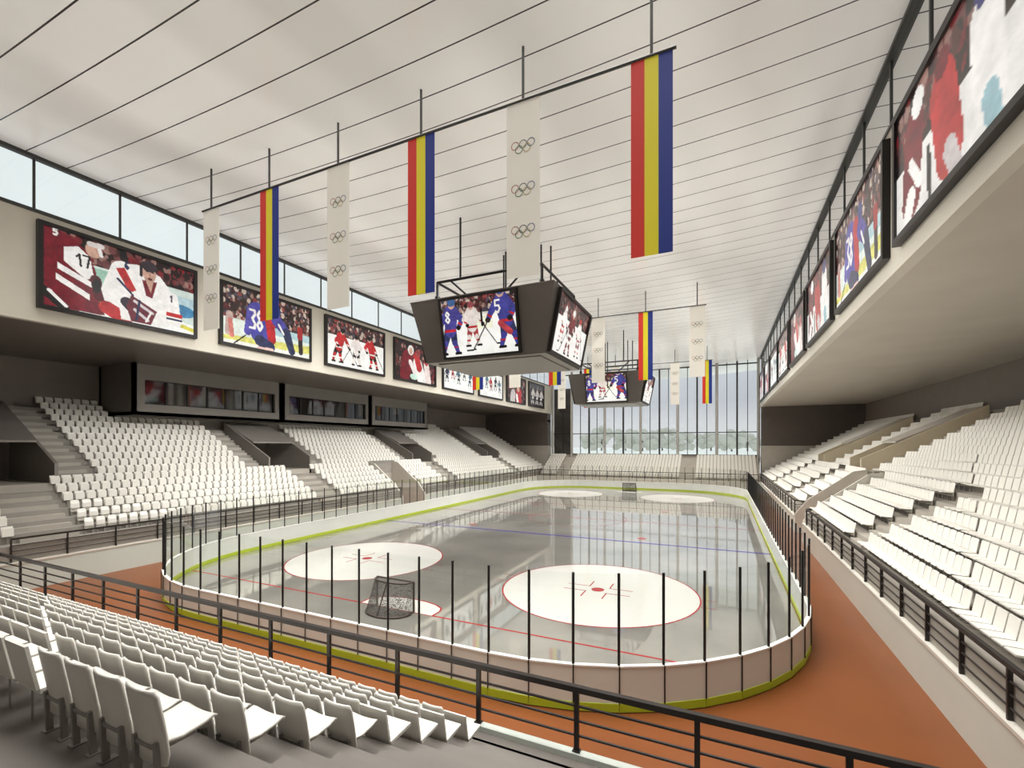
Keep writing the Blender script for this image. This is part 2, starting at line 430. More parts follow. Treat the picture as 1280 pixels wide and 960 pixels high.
def in_off(p, q, o):
    d = Vector((q[0] - p[0], q[1] - p[1], 0)).normalized(); nn = Vector((d.y, -d.x, 0))   # outward
    return Vector((p[0], p[1], 0)) + nn * o, Vector((q[0], q[1], 0)) + nn * o
for i in range(NP):
    p, q = nodes[i], nodes[(i + 1) % NP]
    near = i in near_set
    bb = MB() if near else restb; gg = MB() if near else restg; pp = MB() if near else restp
    a0, b0 = in_off(p, q, 0); a1, b1 = in_off(p, q, .09)
    def slab(a0, b0, a1, b1, z0, z1, mi, B):
        z0v, z1v = Vector((0, 0, z0)), Vector((0, 0, z1))
        B.add([a0 + z0v, b0 + z0v, b1 + z0v, a1 + z0v, a0 + z1v, b0 + z1v, b1 + z1v, a1 + z1v],
              [(0,1,2,3),(7,6,5,4),(0,4,5,1),(3,2,6,7),(0,3,7,4),(1,5,6,2)], mi)
    e0, f0 = in_off(p, q, -.015); e1, f1 = in_off(p, q, .11)
    slab(e0, f0, e1, f1, 0.03, .24, 1, bb); slab(a0, b0, a1, b1, .24, HB - .04, 0, bb); slab(e0, f0, e1, f1, HB - .04, HB, 2, bb)
    g0, h0 = in_off(p, q, .045)
    gg.add([g0 + Vector((0, 0, HB)), h0 + Vector((0, 0, HB)), h0 + Vector((0, 0, HG - .02)), g0 + Vector((0, 0, HG - .02))], [(0, 1, 2, 3)])
    pc = in_off(p, q, .05)[0]
    pp.tube((pc.x, pc.y, HB), (pc.x, pc.y, HG), .037 if near else .033, 6)
    oc = in_off(p, q, .115)[0]
    pp.tube((oc.x, oc.y, .24), (oc.x, oc.y, HB), .018, 4)
    if near:
        hang(bb.build('board_panel', [M['board'], M['lime'], M['cap']]), barrier)
        hang(gg.build('glass_pane', M['glass']), barrier)
        hang(pp.build('post', M['post']), barrier)
for B, nm, mm in ((restb, 'board_panel', [M['board'], M['lime'], M['cap']]), (restg, 'glass_pane', M['glass']), (restp, 'post', M['post'])):
    o = B.build(nm, mm); hang(o, barrier); o['kind'] = 'stuff'

# ------------------------------------------------------------------ goals
def goal(y, d, label):          # d: direction the mouth faces (+1 = +y)
    g = empty('hockey_goal', (XC, y, .034)); tag(g, label, 'goal', 'hockey goals')
    w, h, dt, db = .95, 1.22, .5, 1.1
    m = MB()
    m.path([(-w, 0, 0), (-w, 0, h), (w, 0, h), (w, 0, 0)], .045, 10)
    m.build('mouth_frame', M['net_pipe'], g)
    m = MB()
    base = [(-w, 0, .04)] + [(-w * 1.08 * math.cos(a), -d * (db * (.35 + .65 * math.sin(a))), .04) for a in [PI * i / 12 for i in range(13)]] + [(w, 0, .04)]
    top = [(-w, 0, h)] + [(-w * .92 * math.cos(a), -d * (dt * (.35 + .65 * math.sin(a))), h) for a in [PI * i / 12 for i in range(13)]] + [(w, 0, h)]
    m.path(base, .04, 8); m.path(top, .03, 8); m.tube(base[7], top[7], .025, 8)
    m.build('rear_frame', M['net_pipe'], g)
    m = MB(); k = len(base)
    m.add(base + top, [(i, i + 1, k + i + 1, k + i) for i in range(k - 1)]); m.add(top, [tuple(range(k))])
    m.build('net', M['net'], g)
goal(YC - 26, 1, 'dark framed hockey goal with grey net on the near goal line, seen from behind')
goal(YC + 26, -1, 'small distant hockey goal on the far goal line below the far seats')

# ------------------------------------------------------------------ stands
PITCH, RISE, NROW = .74, .425, 18
def zrow(k): return 2.13 + RISE * k
def dback(k): return .80 + PITCH * k
def sub(iv, cuts):
    out = [iv]
    for c0, c1 in cuts:
        nx = []
        for a, q in out:
            if c1 <= a or c0 >= q: nx.append((a, q)); continue
            if c0 > a: nx.append((a, c0))
            if c1 < q: nx.append((c1, q))
        out = nx
    return [(a, q) for a, q in out if q - a > .3]
PASS = (37.5, 41.5)
layout = {
 'left': dict(low=[(9.7, 12.0), (27.5, 29.8), (46.9, 49.2), (66.3, 68.6)],
              voms=[(8.0, 12.6), (25.8, 30.1), (45.1, 49.3), (64.5, 68.7)],
              ups=[(12.6, 14.4), (24.4, 25.8), (30.1, 31.7), (43.7, 45.1), (49.3, 50.9), (63.0, 64.5), (68.7, 70.3)]),
 'right': dict(low=[(11.0, 12.6), (25.0, 27.0), (48.0, 50.0), (62.0, 64.0)],
              voms=[(43.0, 46.5), (57.0, 60.5)],
              ups=[(20.5, 21.9), (41.3, 43.0), (46.5, 47.8), (55.5, 57.0), (60.5, 62.0)]),
}
PRESS = (18.3, 54.4)
Y0S = 7.81
seatspots = []      # (x, y, z, rotz, stand, row, y)
def side_stand(side):
    sg = -1 if side == 'left' else 1; X0 = XL if side == 'left' else XR
    X = lambda d: X0 + sg * d
    lay = layout[side]
    root = empty('seating_stand', (X(.1), 40, 0))
    tag(root, 'long stepped concrete stand on the %s side of the rink with white front wall' % side, 'stand')
    ter = MB(); flights = {}
    for k in range(NROW):
        z = zrow(k); d0, d1 = dback(k) - .66, dback(k) + .08
        cuts = [PASS] if k < 6 else list(lay['voms'])
        if side == 'left' and k > 14: cuts = cuts + [PRESS]
        for a, q in sub((Y0S, YE - .1), cuts):
            ter.box(X(d0), X(d1 + .02), a, q, z - 1.0, z)
        sts = lay['low'] if k < 6 else lay['ups']
        for a, q in (sts if k else []):
            if side == 'left' and k > 14 and PRESS[0] < a < PRESS[1]: continue
            flights.setdefault((a, q), MB()).box(X(d0 - .33), X(d0 + PITCH - .3), a + .05, q - .05, z - RISE - .45, z - RISE / 2)
        scuts = cuts + sts
        for a, q in sub((Y0S + .3, YE - .2), scuts):
            n = int((q - a) / .505)
            off = (q - a - n * .505) / 2
            for i in range(n):
                y = a + off + .505 * (i + .5)
                seatspots.append((X(dback(k)), y, z, (-PI/2 if side == 'left' else PI/2), side, k, y))
    # top landing
    ter.box(X(dback(17) + .1), X(13.6), Y0S, YE - .1, zrow(17) - .8, zrow(17) + .1) if side == 'right' else None
    if side == 'left':
        for a, q in ((Y0S, PRESS[0]), (PRESS[1], YE - .1)): ter.box(X(dback(17) + .1), X(13.6), a, q, zrow(17) - .8, zrow(17) + .1)
        ter.box(X(dback(14) + .12), X(dback(14) + .5), PRESS[0], PRESS[1], zrow(14) - 1, 9.02)
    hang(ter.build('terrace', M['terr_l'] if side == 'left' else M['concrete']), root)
    for st in flights.values(): hang(st.build('aisle_steps', M['concrete']), root)
    # front wall
    for a, q in ((Y0S, PASS[0]), (PASS[1], YE - .1)):
        f = MB(); f.box(X(0), X(.2), a, q, 0, 1.36); f.box(X(-.03), X(.24), a, q, 1.30, 1.38, 1)
        hang(f.build('front_wall', [M['plinth'], M['white']]), root)
    # central passage side walls and back
    for y0, y1 in ((PASS[0], PASS[0] + .16), (PASS[1] - .16, PASS[1])):
        w = MB()
        prof = [(X(0), 0), (X(dback(5) + .1), 0), (X(dback(5) + .1), zrow(5) + .75), (X(dback(4)), zrow(5) + .6), (X(.9), zrow(0) + .5), (X(.05), 1.5)]
        w.prism(prof, 'y', y0, y1)
        hang(w.build('parapet', M['white']), root)
    w = MB(); w.box(X(dback(5) + .1), X(dback(5) + .4), PASS[0], PASS[1], 2.4, zrow(6)); w.box(X(dback(5) + .1), X(dback(5) + .25), PASS[0], PASS[1], 0, 2.4, 1)
    hang(w.build('passage_end', [M['concrete'], M['wall_d']]), root)
    # upper vomitories
    for v0, v1 in lay['voms']:
        zf = zrow(6); dF = dback(6) - .66
        kt = 13 if side == 'left' and PRESS[0] < v0 < PRESS[1] else 15
        w = MB(); w.box(X(dF), X(dback(13)), v0, v1, zf - .5, zf)
        w.box(X(dback(13)), X(dback(13) + .2), v0, v1, zf, zf + 3, 1)
        # roof with slanted top
        dr = dback(8)
        w.prism([(X(dr), zf + 2.3), (X(dback(kt)), zf + 2.3), (X(dback(kt)), zrow(kt) + 1.1), (X(dr), zf + 2.42)], 'y', v0 + .16, v1 - .16, 2)
        hang(w.build('vomitory', [M['concrete'], M['wall_b'], M['box'] if side == 'left' else M['concrete']]), root)
        for y0, y1 in ((v0, v0 + .16), (v1 - .16, v1)):
            w = MB()
            w.prism([(X(dF), zf - .4), (X(dback(kt)), zf - .4), (X(dback(kt)), zrow(kt) + 1.15), (X(dF), zf + 1.1)], 'y', y0, y1)
            hang(w.build('parapet', M['box'] if side == 'left' else M['warm_lit']), root)
    return root
side_stand('left'); side_stand('right')

# far stand
root = empty('seating_stand', (XC, 75.2, 0)); tag(root, 'low stepped stand below the far glazing behind the far goal', 'stand')
ter = MB(); FY = 75.1
far_aisles = [(-26.0, -24.4), (-6.2, -3.9)]
for k in range(8):
    y0 = FY + .2 + PITCH * k; z = 1.38 + RISE * k
    ter.box(XL, XR, y0, y0 + PITCH + .02, z - .9, z)
    for a, q in sub((XL + .2, XR - .2), far_aisles):
        n = int((q - a) / .505)
        for i in range(n): seatspots.append((a + .505 * (i + .5), y0 + .62, z, PI, 'far', k, a + .505 * i))
ter.box(XL, XR, FY + .2 + PITCH * 8, YG - .12, 3, 4.6)
for a, q in far_aisles:
    for k in range(1, 8): ter.box(a, q, FY + .2 + PITCH * k - .33, FY + .2 + PITCH * k, 1.3 + RISE * (k - 1), 1.38 + RISE * (k - .5))
hang(ter.build('terrace', M['concrete']), root)
f = MB(); f.box(XL, XR, FY, FY + .2, 0, 1.36); hang(f.build('front_wall', M['plinth']), root)

# near stand
NP_, NR_ = .69, .396
root = empty('seating_stand', (XC, 7.7, 0)); tag(root, 'near stepped concrete stand in the foreground behind the dark railing', 'stand')
ter = MB()
for k in range(8):
    yb = 6.95 - NP_ * k; z = 1.25 + NR_ * k
    ter.box(XL, XR, yb - .08, yb + .61, max(0, z - .9), z)
ter.box(XL, XR, YN + .05, 6.95 - NP_ * 7 - .08, 3.2, 1.25 + NR_ * 7)
ter.box(XL, XR, 7.5, 7.81, 0, 1.25)
near_root = root
f = MB(); f.box(XL, XR, 7.76, 7.92, 0, 1.35); hang(f.build('front_wall', M['plinth']), root)
for k in range(8):
    yb = 6.95 - NP_ * k; z = 1.25 + NR_ * k
    for i in range(46):
        x = -4.03 - .518 * (i + .5)
        if x > XL + .6: seatspots.append((x, yb, z, 0, 'near', k, x))
for k in range(1, 8): ter.box(-3.85, -2.4, 6.95 - NP_ * k + .61, 6.95 - NP_ * k + .95, 1.25 + NR_ * (k - 1), 1.25 + NR_ * (k - .5))

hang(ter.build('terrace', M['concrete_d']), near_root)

# ------------------------------------------------------------------ seats
def shell(grid, th, mbx, mi=0):
    """closed thin shell from a grid of points (rows x cols), offset th along -normal"""
    R, C = len(grid), len(grid[0]); P = [[Vector(p) for p in r] for r in grid]
    N = [[None] * C for _ in range(R)]
    for i in range(R):
        for j in range(C):
            du = P[i][min(j + 1, C - 1)] - P[i][max(j - 1, 0)]; dv = P[min(i + 1, R - 1)][j] - P[max(i - 1, 0)][j]
            N[i][j] = du.cross(dv).normalized()
    vs = [P[i][j] for i in range(R) for j in range(C)] + [P[i][j] - N[i][j] * th for i in range(R) for j in range(C)]
    o = R * C; fs = []
    for i in range(R - 1):
        for j in range(C - 1):
            a = i * C + j; fs.append((a, a + 1, a + C + 1, a + C)); fs.append((o + a, o + a + C, o + a + C + 1, o + a + 1))
    for j in range(C - 1):
        a = j; fs.append((a, o + a, o + a + 1, a + 1)); a = (R - 1) * C + j; fs.append((a, a + 1, o + a + 1, o + a))
    for i in range(R - 1):
        a = i * C; fs.append((a, a + C, o + a + C, o + a)); a = i * C + C - 1; fs.append((a, o + a, o + a + C, a + C))
    mbx.add(vs, fs, mi, True)
def seat_meshes(down=True, W=.238):
    """local frame: origin on the tread under the backrest, sitter looks along +y"""
    bk = MB(); cols = [-1, -.8, -.45, 0, .45, .8, 1]
    rows = [(.20, -.0, .9), (.30, -.0, 1), (.44, -.015, 1), (.62, -.045, 1), (.79, -.075, .97), (.84, -.085, .86)]
    shell([[(c * W * wf, y + .035 * (c * c), z) for c in cols] for z, y, wf in rows], .022, bk)
    pn = MB()
    if down:
        rows = [(.02, .375, .94), (.15, .36, 1), (.32, .375, 1), (.41, .395, .96), (.435, .37, .9)]
        shell([[(c * W * wf, y, z + .02 * c * c) for c in cols] for y, z, wf in rows], -.025, pn)
    else:
        rows = [(.36, .05, .94), (.46, .035, 1), (.62, .03, 1), (.74, .03, .92)]
        shell([[(c * W * wf, y + .02 - .02 * c * c, z) for c in cols] for z, y, wf in rows], -.03, pn)
    br = MB()
    br.bar((-.16, .0, .35), (.16, .0, .35), .03, .03)
    for s in (-1, 1):
        br.bar((s * .15, .02, 0.0), (s * .15, .0, .40), .035, .05); br.bar((s * .15, -.02, .335), (s * .15, .30 if down else .06, .335), .03, .03)
        br.box(s * .15 - .04, s * .15 + .04, -.03, .10, 0, .012)
    return bk, pn, br
def in_pic(x, y, z):
    s, c = math.sin(.43412), math.cos(.43412)
    d = -s * x + c * y
    if d < .5: return None
    u = 640 + 568.1 * (c * x + s * y) / d; v = 556.2 - 568.1 * (z - 6.823) / d
    return u, v, d
cand = []
for i, (x, y, z, r, stn, k, q) in enumerate(seatspots):
    p = in_pic(x, y, z + .6)
    if p is None: continue
    if not (-25 < p[0] < 1305 and -20 < p[1] < 1000): continue
    pri = 0 if (62 < p[0] < 1218 and 216 < p[1] < 900) else 1
    cand.append((pri, (Vector((x, y, z + .6)) - EYE).length, i))
cand.sort(); chosen = set(i for _, _, i in cand[:300])
ordn = ['front', 'second', 'third', 'fourth', 'fifth', 'sixth', 'seventh', 'eighth', 'ninth', 'tenth', 'eleventh', 'twelfth', 'thirteenth', 'fourteenth', 'fifteenth', 'sixteenth', 'seventeenth', 'top']
meshes = {}
for down in (True, False):
    bk, pn, br = seat_meshes(down, .238 if down else .195)
    root = empty('stadium_seat')
    meshes[down] = (root, bk.build('backrest', M['seat'], root), pn.build('seat_pan', M['seat'], root), br.build('bracket', M['bracket'], root))
used = {True: False, False: False}
def place(down, loc, rz):
    src = meshes[down]
    if not used[down]: r = src[0]; used[down] = True
    else:
        r = src[0].copy(); col.objects.link(r)
        for ch in src[1:]:
            c = ch.copy(); col.objects.link(c); c.parent = r
    r.location = loc; r.rotation_euler = (0, 0, rz)
    return r
rs = random.Random(3)
stuff = MB()
LB = [(-.225,-.0,.38),(.225,-.0,.38),(.225,-.085,.84),(-.225,-.085,.84),(-.225,-.03,.38),(.225,-.03,.38),(.225,-.115,.84),(-.225,-.115,.84)]
LP = [(-.225,.0,.38),(.225,.0,.38),(.225,.43,.40),(-.225,.43,.40),(-.225,.0,.33),(.225,.0,.33),(.225,.43,.36),(-.225,.43,.36)]
LBn = [(a * .9, b_, h) for a, b_, h in LB]; LU = [(-.195,.07,.38),(.195,.07,.38),(.195,.05,.75),(-.195,.05,.75),(-.195,.03,.38),(.195,.03,.38),(.195,.01,.75),(-.195,.01,.75)]
LF = [(0,1,2,3),(7,6,5,4),(0,4,5,1),(1,5,6,2),(2,6,7,3),(3,7,4,0)]
LK = [(-.03,.02,0),(.03,.02,0),(.03,.02,.34),(-.03,.02,.34)]
for i, (x, y, z, r, stn, k, q) in enumerate(seatspots):
    if i in chosen:
        down = stn != 'left'
        o = place(down, (x, y, z), r)
        rowname = ordn[k] if not (stn == 'near' and k == 7) else 'rearmost'
        o_desc = dict(near='near stand', left='left stand', right='right stand', far='far stand')[stn]
        pos = dict(near='in the foreground behind the dark railing', left='facing the rink', right='nearest the viewer', far='below the windows')[stn]
        if stn == 'near':
            tag(o, 'white plastic seat with lowered pan in the %s row of the near stand' % rowname, 'seat', 'near stand %s row seats' % rowname)
        else:
            tag(o, 'white plastic seat %s in the %s row of the %s' % (pos, rowname, o_desc), 'seat', '%s %s row seats' % (o_desc, rowname))
    else:
        c, s = math.cos(r), math.sin(r)
        for V, F, mi in (((LB, LF, 0), (LP, LF, 0), (LK, [(0,1,2,3)], 1)) if stn in ('right', 'near') else ((LBn, LF, 0), (LU, LF, 0), (LK, [(0,1,2,3)], 1))):
            stuff.add([(x + c*a - s*b_, y + s*a + c*b_, z + h) for a, b_, h in V], F, mi)
so = stuff.build('stadium_seats', [M['seat'], M['bracket']])
tag(so, 'remaining rows of small white plastic seats filling the left, right and far stands', 'seats', kind='stuff')

# ------------------------------------------------------------------ railings
def railing(p, q, n, label, z0=1.36, z1=2.5, ret=None, thick=1.0):
    p = Vector((p[0], p[1], z0)); q = Vector((q[0], q[1], z0)); d = (q - p)
    root = empty('guard_railing', p); tag(root, label, 'railing')
    H = z1 - z0
    m = MB(); m.bar((0, 0, H - .035), (d.x, d.y, H - .035), .09 * thick, .09 * thick)
    if ret: m.bar((0, 0, H - .035) if ret[2] == 0 else (d.x, d.y, H - .035), ((ret[0], ret[1], H - .035) if ret[2] == 0 else (d.x + ret[0], d.y + ret[1], H - .035)), .09, .09)
    m.build('handrail', M['rail'], root)
    for k in range(3):
        zz = H * (.24 + .23 * k)
        m = MB(); m.tube((0, 0, zz), (d.x, d.y, zz), .022 * thick, 6)
        if ret: m.tube((0, 0, zz) if ret[2] == 0 else (d.x, d.y, zz), ((ret[0], ret[1], zz) if ret[2] == 0 else (d.x + ret[0], d.y + ret[1], zz)), .022, 6)
        m.build('rail', M['rail'], root)
    ends = [d * (i / n) for i in range(n + 1)]
    if ret: ends.append(Vector((ret[0], ret[1], 0)) + (d if ret[2] else Vector((0, 0, 0))))
    for e in ends:
        m = MB(); m.bar((e.x, e.y, -.18), (e.x, e.y, H - .06), .075 * thick, .05 * thick)
        m.box(e.x - .07, e.x + .07, e.y - .06, e.y + .06, 0, .015)
        m.build('post', M['rail'], root)
railing((-28.37, 7.86), (3.63, 7.86), 16, 'dark metal railing with three thin rails in the foreground before the near seats', thick=1.15)
railing((XR + .08, 8.3), (XR + .08, 36.3), 14, 'dark metal railing along the nearer half of the right stand', ret=(1.0, 0, 1), thick=1.15)
railing((XR + .08, 41.8), (XR + .08, 79.8), 19, 'dark metal railing along the farther half of the right stand', ret=(1.0, 0, 0))
railing((XL - .08, 9.3), (XL - .08, 37.3), 14, 'dark metal railing along the nearer half of the left stand')
railing((XL - .08, 41.8), (XL - .08, 79.8), 19, 'dark metal railing along the farther half of the left stand')
railing((XL + .3, FY + .1), (XR - .3, FY + .1), 17, 'distant dark metal railing in front of the far stand')

# ------------------------------------------------------------------ painted pictures
class Canvas:
    def __init__(s, w, h, asp, bg=(240, 240, 236)):
        s.W, s.H = w, h; s.asp = asp
        s.a = np.zeros((h, w, 3)); s.a[:] = bg
        s.X, s.Y = np.meshgrid((np.arange(w) + .5) / w * asp, (np.arange(h) + .5) / h)
    def fill(s, mask, c, al=1.): s.a[mask] = s.a[mask] * (1 - al) + np.array(c) * al
    def rect(s, x0, x1, y0, y1, c, al=1.): s.fill((s.X >= x0) & (s.X <= x1) & (s.Y >= y0) & (s.Y <= y1), c, al)
    def ell(s, cx, cy, rx, ry, c, rot=0., al=1.):
        dx, dy = s.X - cx, s.Y - cy; co, si = math.cos(rot), math.sin(rot)
        s.fill(((dx*co + dy*si) / rx) ** 2 + ((-dx*si + dy*co) / ry) ** 2 <= 1, c, al)
    def cap(s, x0, y0, x1, y1, r, c, r1=None, al=1.):
        r1 = r if r1 is None else r1
        dx, dy = x1 - x0, y1 - y0; L2 = max(1e-9, dx*dx + dy*dy)
        t = np.clip(((s.X - x0) * dx + (s.Y - y0) * dy) / L2, 0, 1)
        d = np.hypot(s.X - x0 - t*dx, s.Y - y0 - t*dy)
        s.fill(d <= r + (r1 - r) * t, c, al)
    def poly(s, pts, c, al=1.):
        m = np.zeros_like(s.X, bool); n = len(pts)
        for i in range(n):
            x0, y0 = pts[i]; x1, y1 = pts[(i + 1) % n]
            if y0 == y1: continue
            cnd = ((y0 <= s.Y) & (s.Y < y1)) | ((y1 <= s.Y) & (s.Y < y0))
            m ^= cnd & (s.X < (x1 - x0) * (s.Y - y0) / (y1 - y0) + x0)
        s.fill(m, c, al)
    def crowd(s, y0, y1, pal, n, r=.025, seed=1):
        q = np.random.RandomState(seed)
        s.rect(0, s.asp, y0, y1, pal[0])
        for _ in range(n):
            c = pal[q.randint(len(pal))]; rr = r * (.5 + q.rand())
            s.ell(q.rand() * s.asp, y0 + q.rand() * (y1 - y0 - rr), rr, rr * 1.3, c)
    def digits(s, txt, x, y, h, c, w=.012, slant=0., wd=1.):
        G = {'1': [[(.2,.25),(.55,0),(.55,1)]], '7': [[(0,0),(.7,0),(.3,1)]], '3': [[(0,.05),(.6,.05),(.65,.25),(.3,.47),(.65,.7),(.6,.95),(0,.95)]],
             '8': [[(.35,.48),(.05,.25),(.35,.02),(.65,.25),(.35,.48),(.0,.75),(.35,1),(.7,.75),(.35,.48)]], '6': [[(.6,.05),(.2,.3),(.0,.7),(.3,1),(.65,.75),(.35,.5),(.05,.65)]],
             '5': [[(.65,0),(.05,0),(.0,.45),(.5,.42),(.68,.7),(.4,1),(0,.95)]]}
        for ch in txt:
            for st in G[ch]:
                for (a, b1), (c1, d1) in zip(st, st[1:]):
                    s.cap(x + a*h*.62*wd + slant*b1*h, y + b1*h, x + c1*h*.62*wd + slant*d1*h, y + d1*h, w, c)
            x += h * .60 * wd
PAL = [(58, 40, 38), (120, 80, 72), (168, 132, 118), (90, 40, 44), (200, 180, 165), (40, 34, 36), (140, 60, 60), (76, 70, 84)]
PALD = [(40, 24, 26), (80, 40, 40), (110, 60, 60), (30, 26, 30), (150, 110, 100), (120, 30, 36)]
MAR, RED, WHT, BLU, NAV, SKN, BLK = (120, 18, 34), (196, 36, 40), (243, 240, 236), (84, 94, 150), (46, 52, 88), (206, 160, 138), (24, 22, 26)
def skater(c, x, y, s, jer, pants, helm, trim=WHT, lean=.1, num=None, numc=WHT, stick=1, sock=None):
    """standing skater; y = skates, s = height"""
    sock = sock or jer
    hx, hy = x + lean * s * .3, y - s * .45
    for q in (-1, 1):
        kx = x + q * s * .10; fx = x + q * s * .15
        c.cap(hx + q*s*.05, hy, kx, y - s*.22, s*.085, pants, s*.06)
        c.cap(kx, y - s*.22, fx, y - s*.06, s*.055, sock, s*.04); c.cap(kx*.5 + fx*.5 - s*.04, y - s*.14, kx*.5 + fx*.5 + s*.04, y - s*.14, s*.015, trim)
        c.cap(fx - s*.04, y - s*.02, fx + s*.06, y - s*.02, s*.025, BLK)
    sx, sy = hx + lean * s * .5, y - s * .78
    c.cap(hx, hy, sx, sy, s*.125, jer, s*.145); c.cap(hx - s*.1, hy + s*.0, hx + s*.1, hy + s*.0, s*.025, trim)
    for q in (-1, 1):
        ex, ey = sx + q*s*.21, sy + s*.15; gx, gy = ex + stick*s*.08, ey + s*.14
        c.cap(sx + q*s*.10, sy, ex, ey, s*.065, jer, s*.06); c.cap(ex, ey, gx, gy, s*.055, jer, s*.045)
        c.ell((ex + gx)/2, (ey + gy)/2, s*.055, s*.02, trim, .5); c.ell(gx, gy, s*.05, s*.045, BLK)
    c.cap(sx + stick*s*.28, sy + s*.28, sx + stick*s*.62, y - s*.01, s*.012, (60, 50, 46)); c.cap(sx + stick*s*.62, y - s*.01, sx + stick*s*.74, y - s*.01, s*.016, BLK)
    c.ell(sx + lean*s*.2, sy - s*.15, s*.075, s*.09, SKN); c.ell(sx + lean*s*.2, sy - s*.18, s*.088, s*.075, helm)
    if num: c.digits(num, sx - s*.13, sy - s*.02, s*.2, numc, s*.016)
def pic_close(w=230, h=132):           # two skaters, one maroon on the left, one in white facing us
    asp = 7.0 / 4.0; c = Canvas(w, h, asp)
    c.crowd(0, .36, PALD, 160, .035, 3)
    c.rect(0, asp, .33, 1, (206, 222, 214)); c.rect(.35, .8, .36, .62, (150, 196, 176)); c.rect(.9, asp, .44, .66, (176, 206, 214)); c.ell(1.55, .66, .22, .10, (60, 130, 176))
    c.poly([(.4, .72), (.9, .62), (1.75, .86), (1.75, 1), (.4, 1)], (244, 246, 240)); c.poly([(.42, .66), (.62, .62), (.66, .82), (.42, .8)], (216, 206, 90)); c.poly([(1.2, .78), (1.75, .90), (1.75, .96), (1.2, .84)], (224, 214, 70))
    # maroon skater, back to us
    c.poly([(0, 0), (.22, .02), (.42, .16), (.52, .40), (.54, .72), (.62, .98), (0, 1)], MAR)
    c.ell(.50, .13, .09, .10, SKN); c.cap(.46, .06, .58, .05, .035, (220, 210, 205)); c.cap(.56, .10, .58, .18, .02, (235, 230, 228))
    c.poly([(.20, .20), (.34, .14), (.46, .24), (.50, .50), (.42, .55), (.20, .38)], WHT); c.digits('17', .30, .24, .15, BLK, .012, .1)
    c.poly([(.14, .42), (.50, .58), (.50, .65), (.14, .50)], WHT); c.poly([(.12, .56), (.46, .74), (.46, .82), (.12, .64)], WHT)
    c.cap(.52, .52, .56, .74, .06, (90, 16, 30)); c.ell(.53, .60, .05, .10, BLK); c.cap(.0, .80, .2, .98, .05, BLK); c.cap(.06, .80, .22, .96, .02, WHT)
    c.digits('5', .10, .0, .08, WHT, .012)
    # white skater
    c.cap(.82, .30, .70, .62, .14, WHT, .12); c.cap(.70, .62, .74, .86, .12, WHT, .10); c.cap(.64, .86, .84, .96, .09, RED)
    c.poly([(.78, .20), (1.0, .14), (1.28, .22), (1.44, .42), (1.50, .62), (1.40, .95), (.80, .98), (.76, .6)], WHT)
    c.poly([(.74, .28), (.84, .24), (.98, .52), (.90, .58)], RED); c.cap(.76, .42, .94, .60, .014, NAV); c.digits('6', .84, .15, .10, NAV, .012, .1)
    c.poly([(1.05, .34), (1.24, .32), (1.18, .58), (1.10, .56)], MAR); c.poly([(1.08, .30), (1.20, .30), (1.16, .50)], SKN)
    c.ell(1.14, .22, .085, .13, SKN); c.ell(1.14, .12, .10, .08, (60, 50, 58)); c.cap(1.04, .12, 1.04, .28, .02, (50, 42, 48))
    c.cap(1.10, .20, 1.12, .20, .008, BLK); c.cap(1.17, .20, 1.20, .20, .008, BLK); c.cap(1.15, .22, 1.15, .26, .008, (170, 120, 100)); c.ell(1.15, .30, .03, .018, (120, 40, 40))
    c.cap(.86, .72, 1.00, .86, .07, (44, 36, 50)); c.poly([(.92, .60), (1.04, .66), (1.24, .76), (1.16, .98), (.92, .98), (.86, .78)], (110, 30, 46))
    c.cap(.96, .68, 1.18, .80, .02, (214, 206, 206)); c.cap(.96, .80, 1.12, .92, .02, (214, 206, 206)); c.cap(1.02, .66, .98, .94, .015, (36, 40, 80)); c.cap(1.16, .80, 1.10, .94, .012, WHT)
    c.cap(1.44, .50, 1.50, .86, .085, WHT, .07); c.rect(1.36, 1.58, .72, .78, RED); c.rect(1.36, 1.58, .80, .83, NAV); c.digits('1', 1.40, .46, .10, (80, 70, 90), .008)
    return c
def pic_38(w=172, h=100):
    asp = 1.72; c = Canvas(w, h, asp)
    c.crowd(0, .60, PAL, 420, .028, 5); c.rect(0, asp, .55, 1, (226, 236, 226)); c.rect(.9, asp, .54, .68, (176, 210, 216)); c.poly([(0, .86), (asp, .74), (asp, .90), (0, .95)], (226, 222, 110)); c.rect(0, asp, .93, 1, (240, 240, 230))
    c.cap(.12, .5, .10, .80, .06, (200, 170, 160)); c.cap(.13, .60, .16, .85, .04, (216, 120, 110))
    c.cap(.62, .36, .66, .72, .20, (74, 70, 170), .17); c.cap(.50, .30, .44, .72, .07, (86, 80, 180)); c.digits('38', .48, .30, .36, WHT, .022, 0, .62)
    c.cap(.84, .30, .90, .78, .10, RED, .08); c.cap(.86, .92, .66, .84, .10, NAV)
    c.cap(1.0, .40, 1.20, .58, .11, (74, 66, 160), .09); c.cap(1.20, .58, 1.32, .92, .09, NAV, .07); c.cap(1.04, .46, 1.14, .62, .02, WHT); c.ell(1.0, .22, .08, .1, (50, 60, 140))
    c.cap(1.5, .5, 1.52, .9, .05, (50, 40, 44)); c.cap(1.5, .45, 1.5, .6, .06, (170, 40, 44)); c.cap(.64, .98, .9, .97, .03, (240, 200, 190)); c.cap(.4, .8, .2, .98, .012, BLK)
    return c
def pic_three(w=120, h=70, seed=9, cols=None):
    asp = 1.72; c = Canvas(w, h, asp, (246, 245, 240))
    c.crowd(0, .34, PAL, 220, .03, seed)
    cols = cols or [(RED, BLK, BLK), ((236, 226, 220), BLK, BLK), (RED, BLK, BLK)]
    for i, (j, p, hm) in enumerate(cols):
        skater(c, .28 + i * .55, .92, .74 - .06 * (i % 2), j, p, hm, lean=.2 - .2 * i, stick=(-1) ** i)
    return c
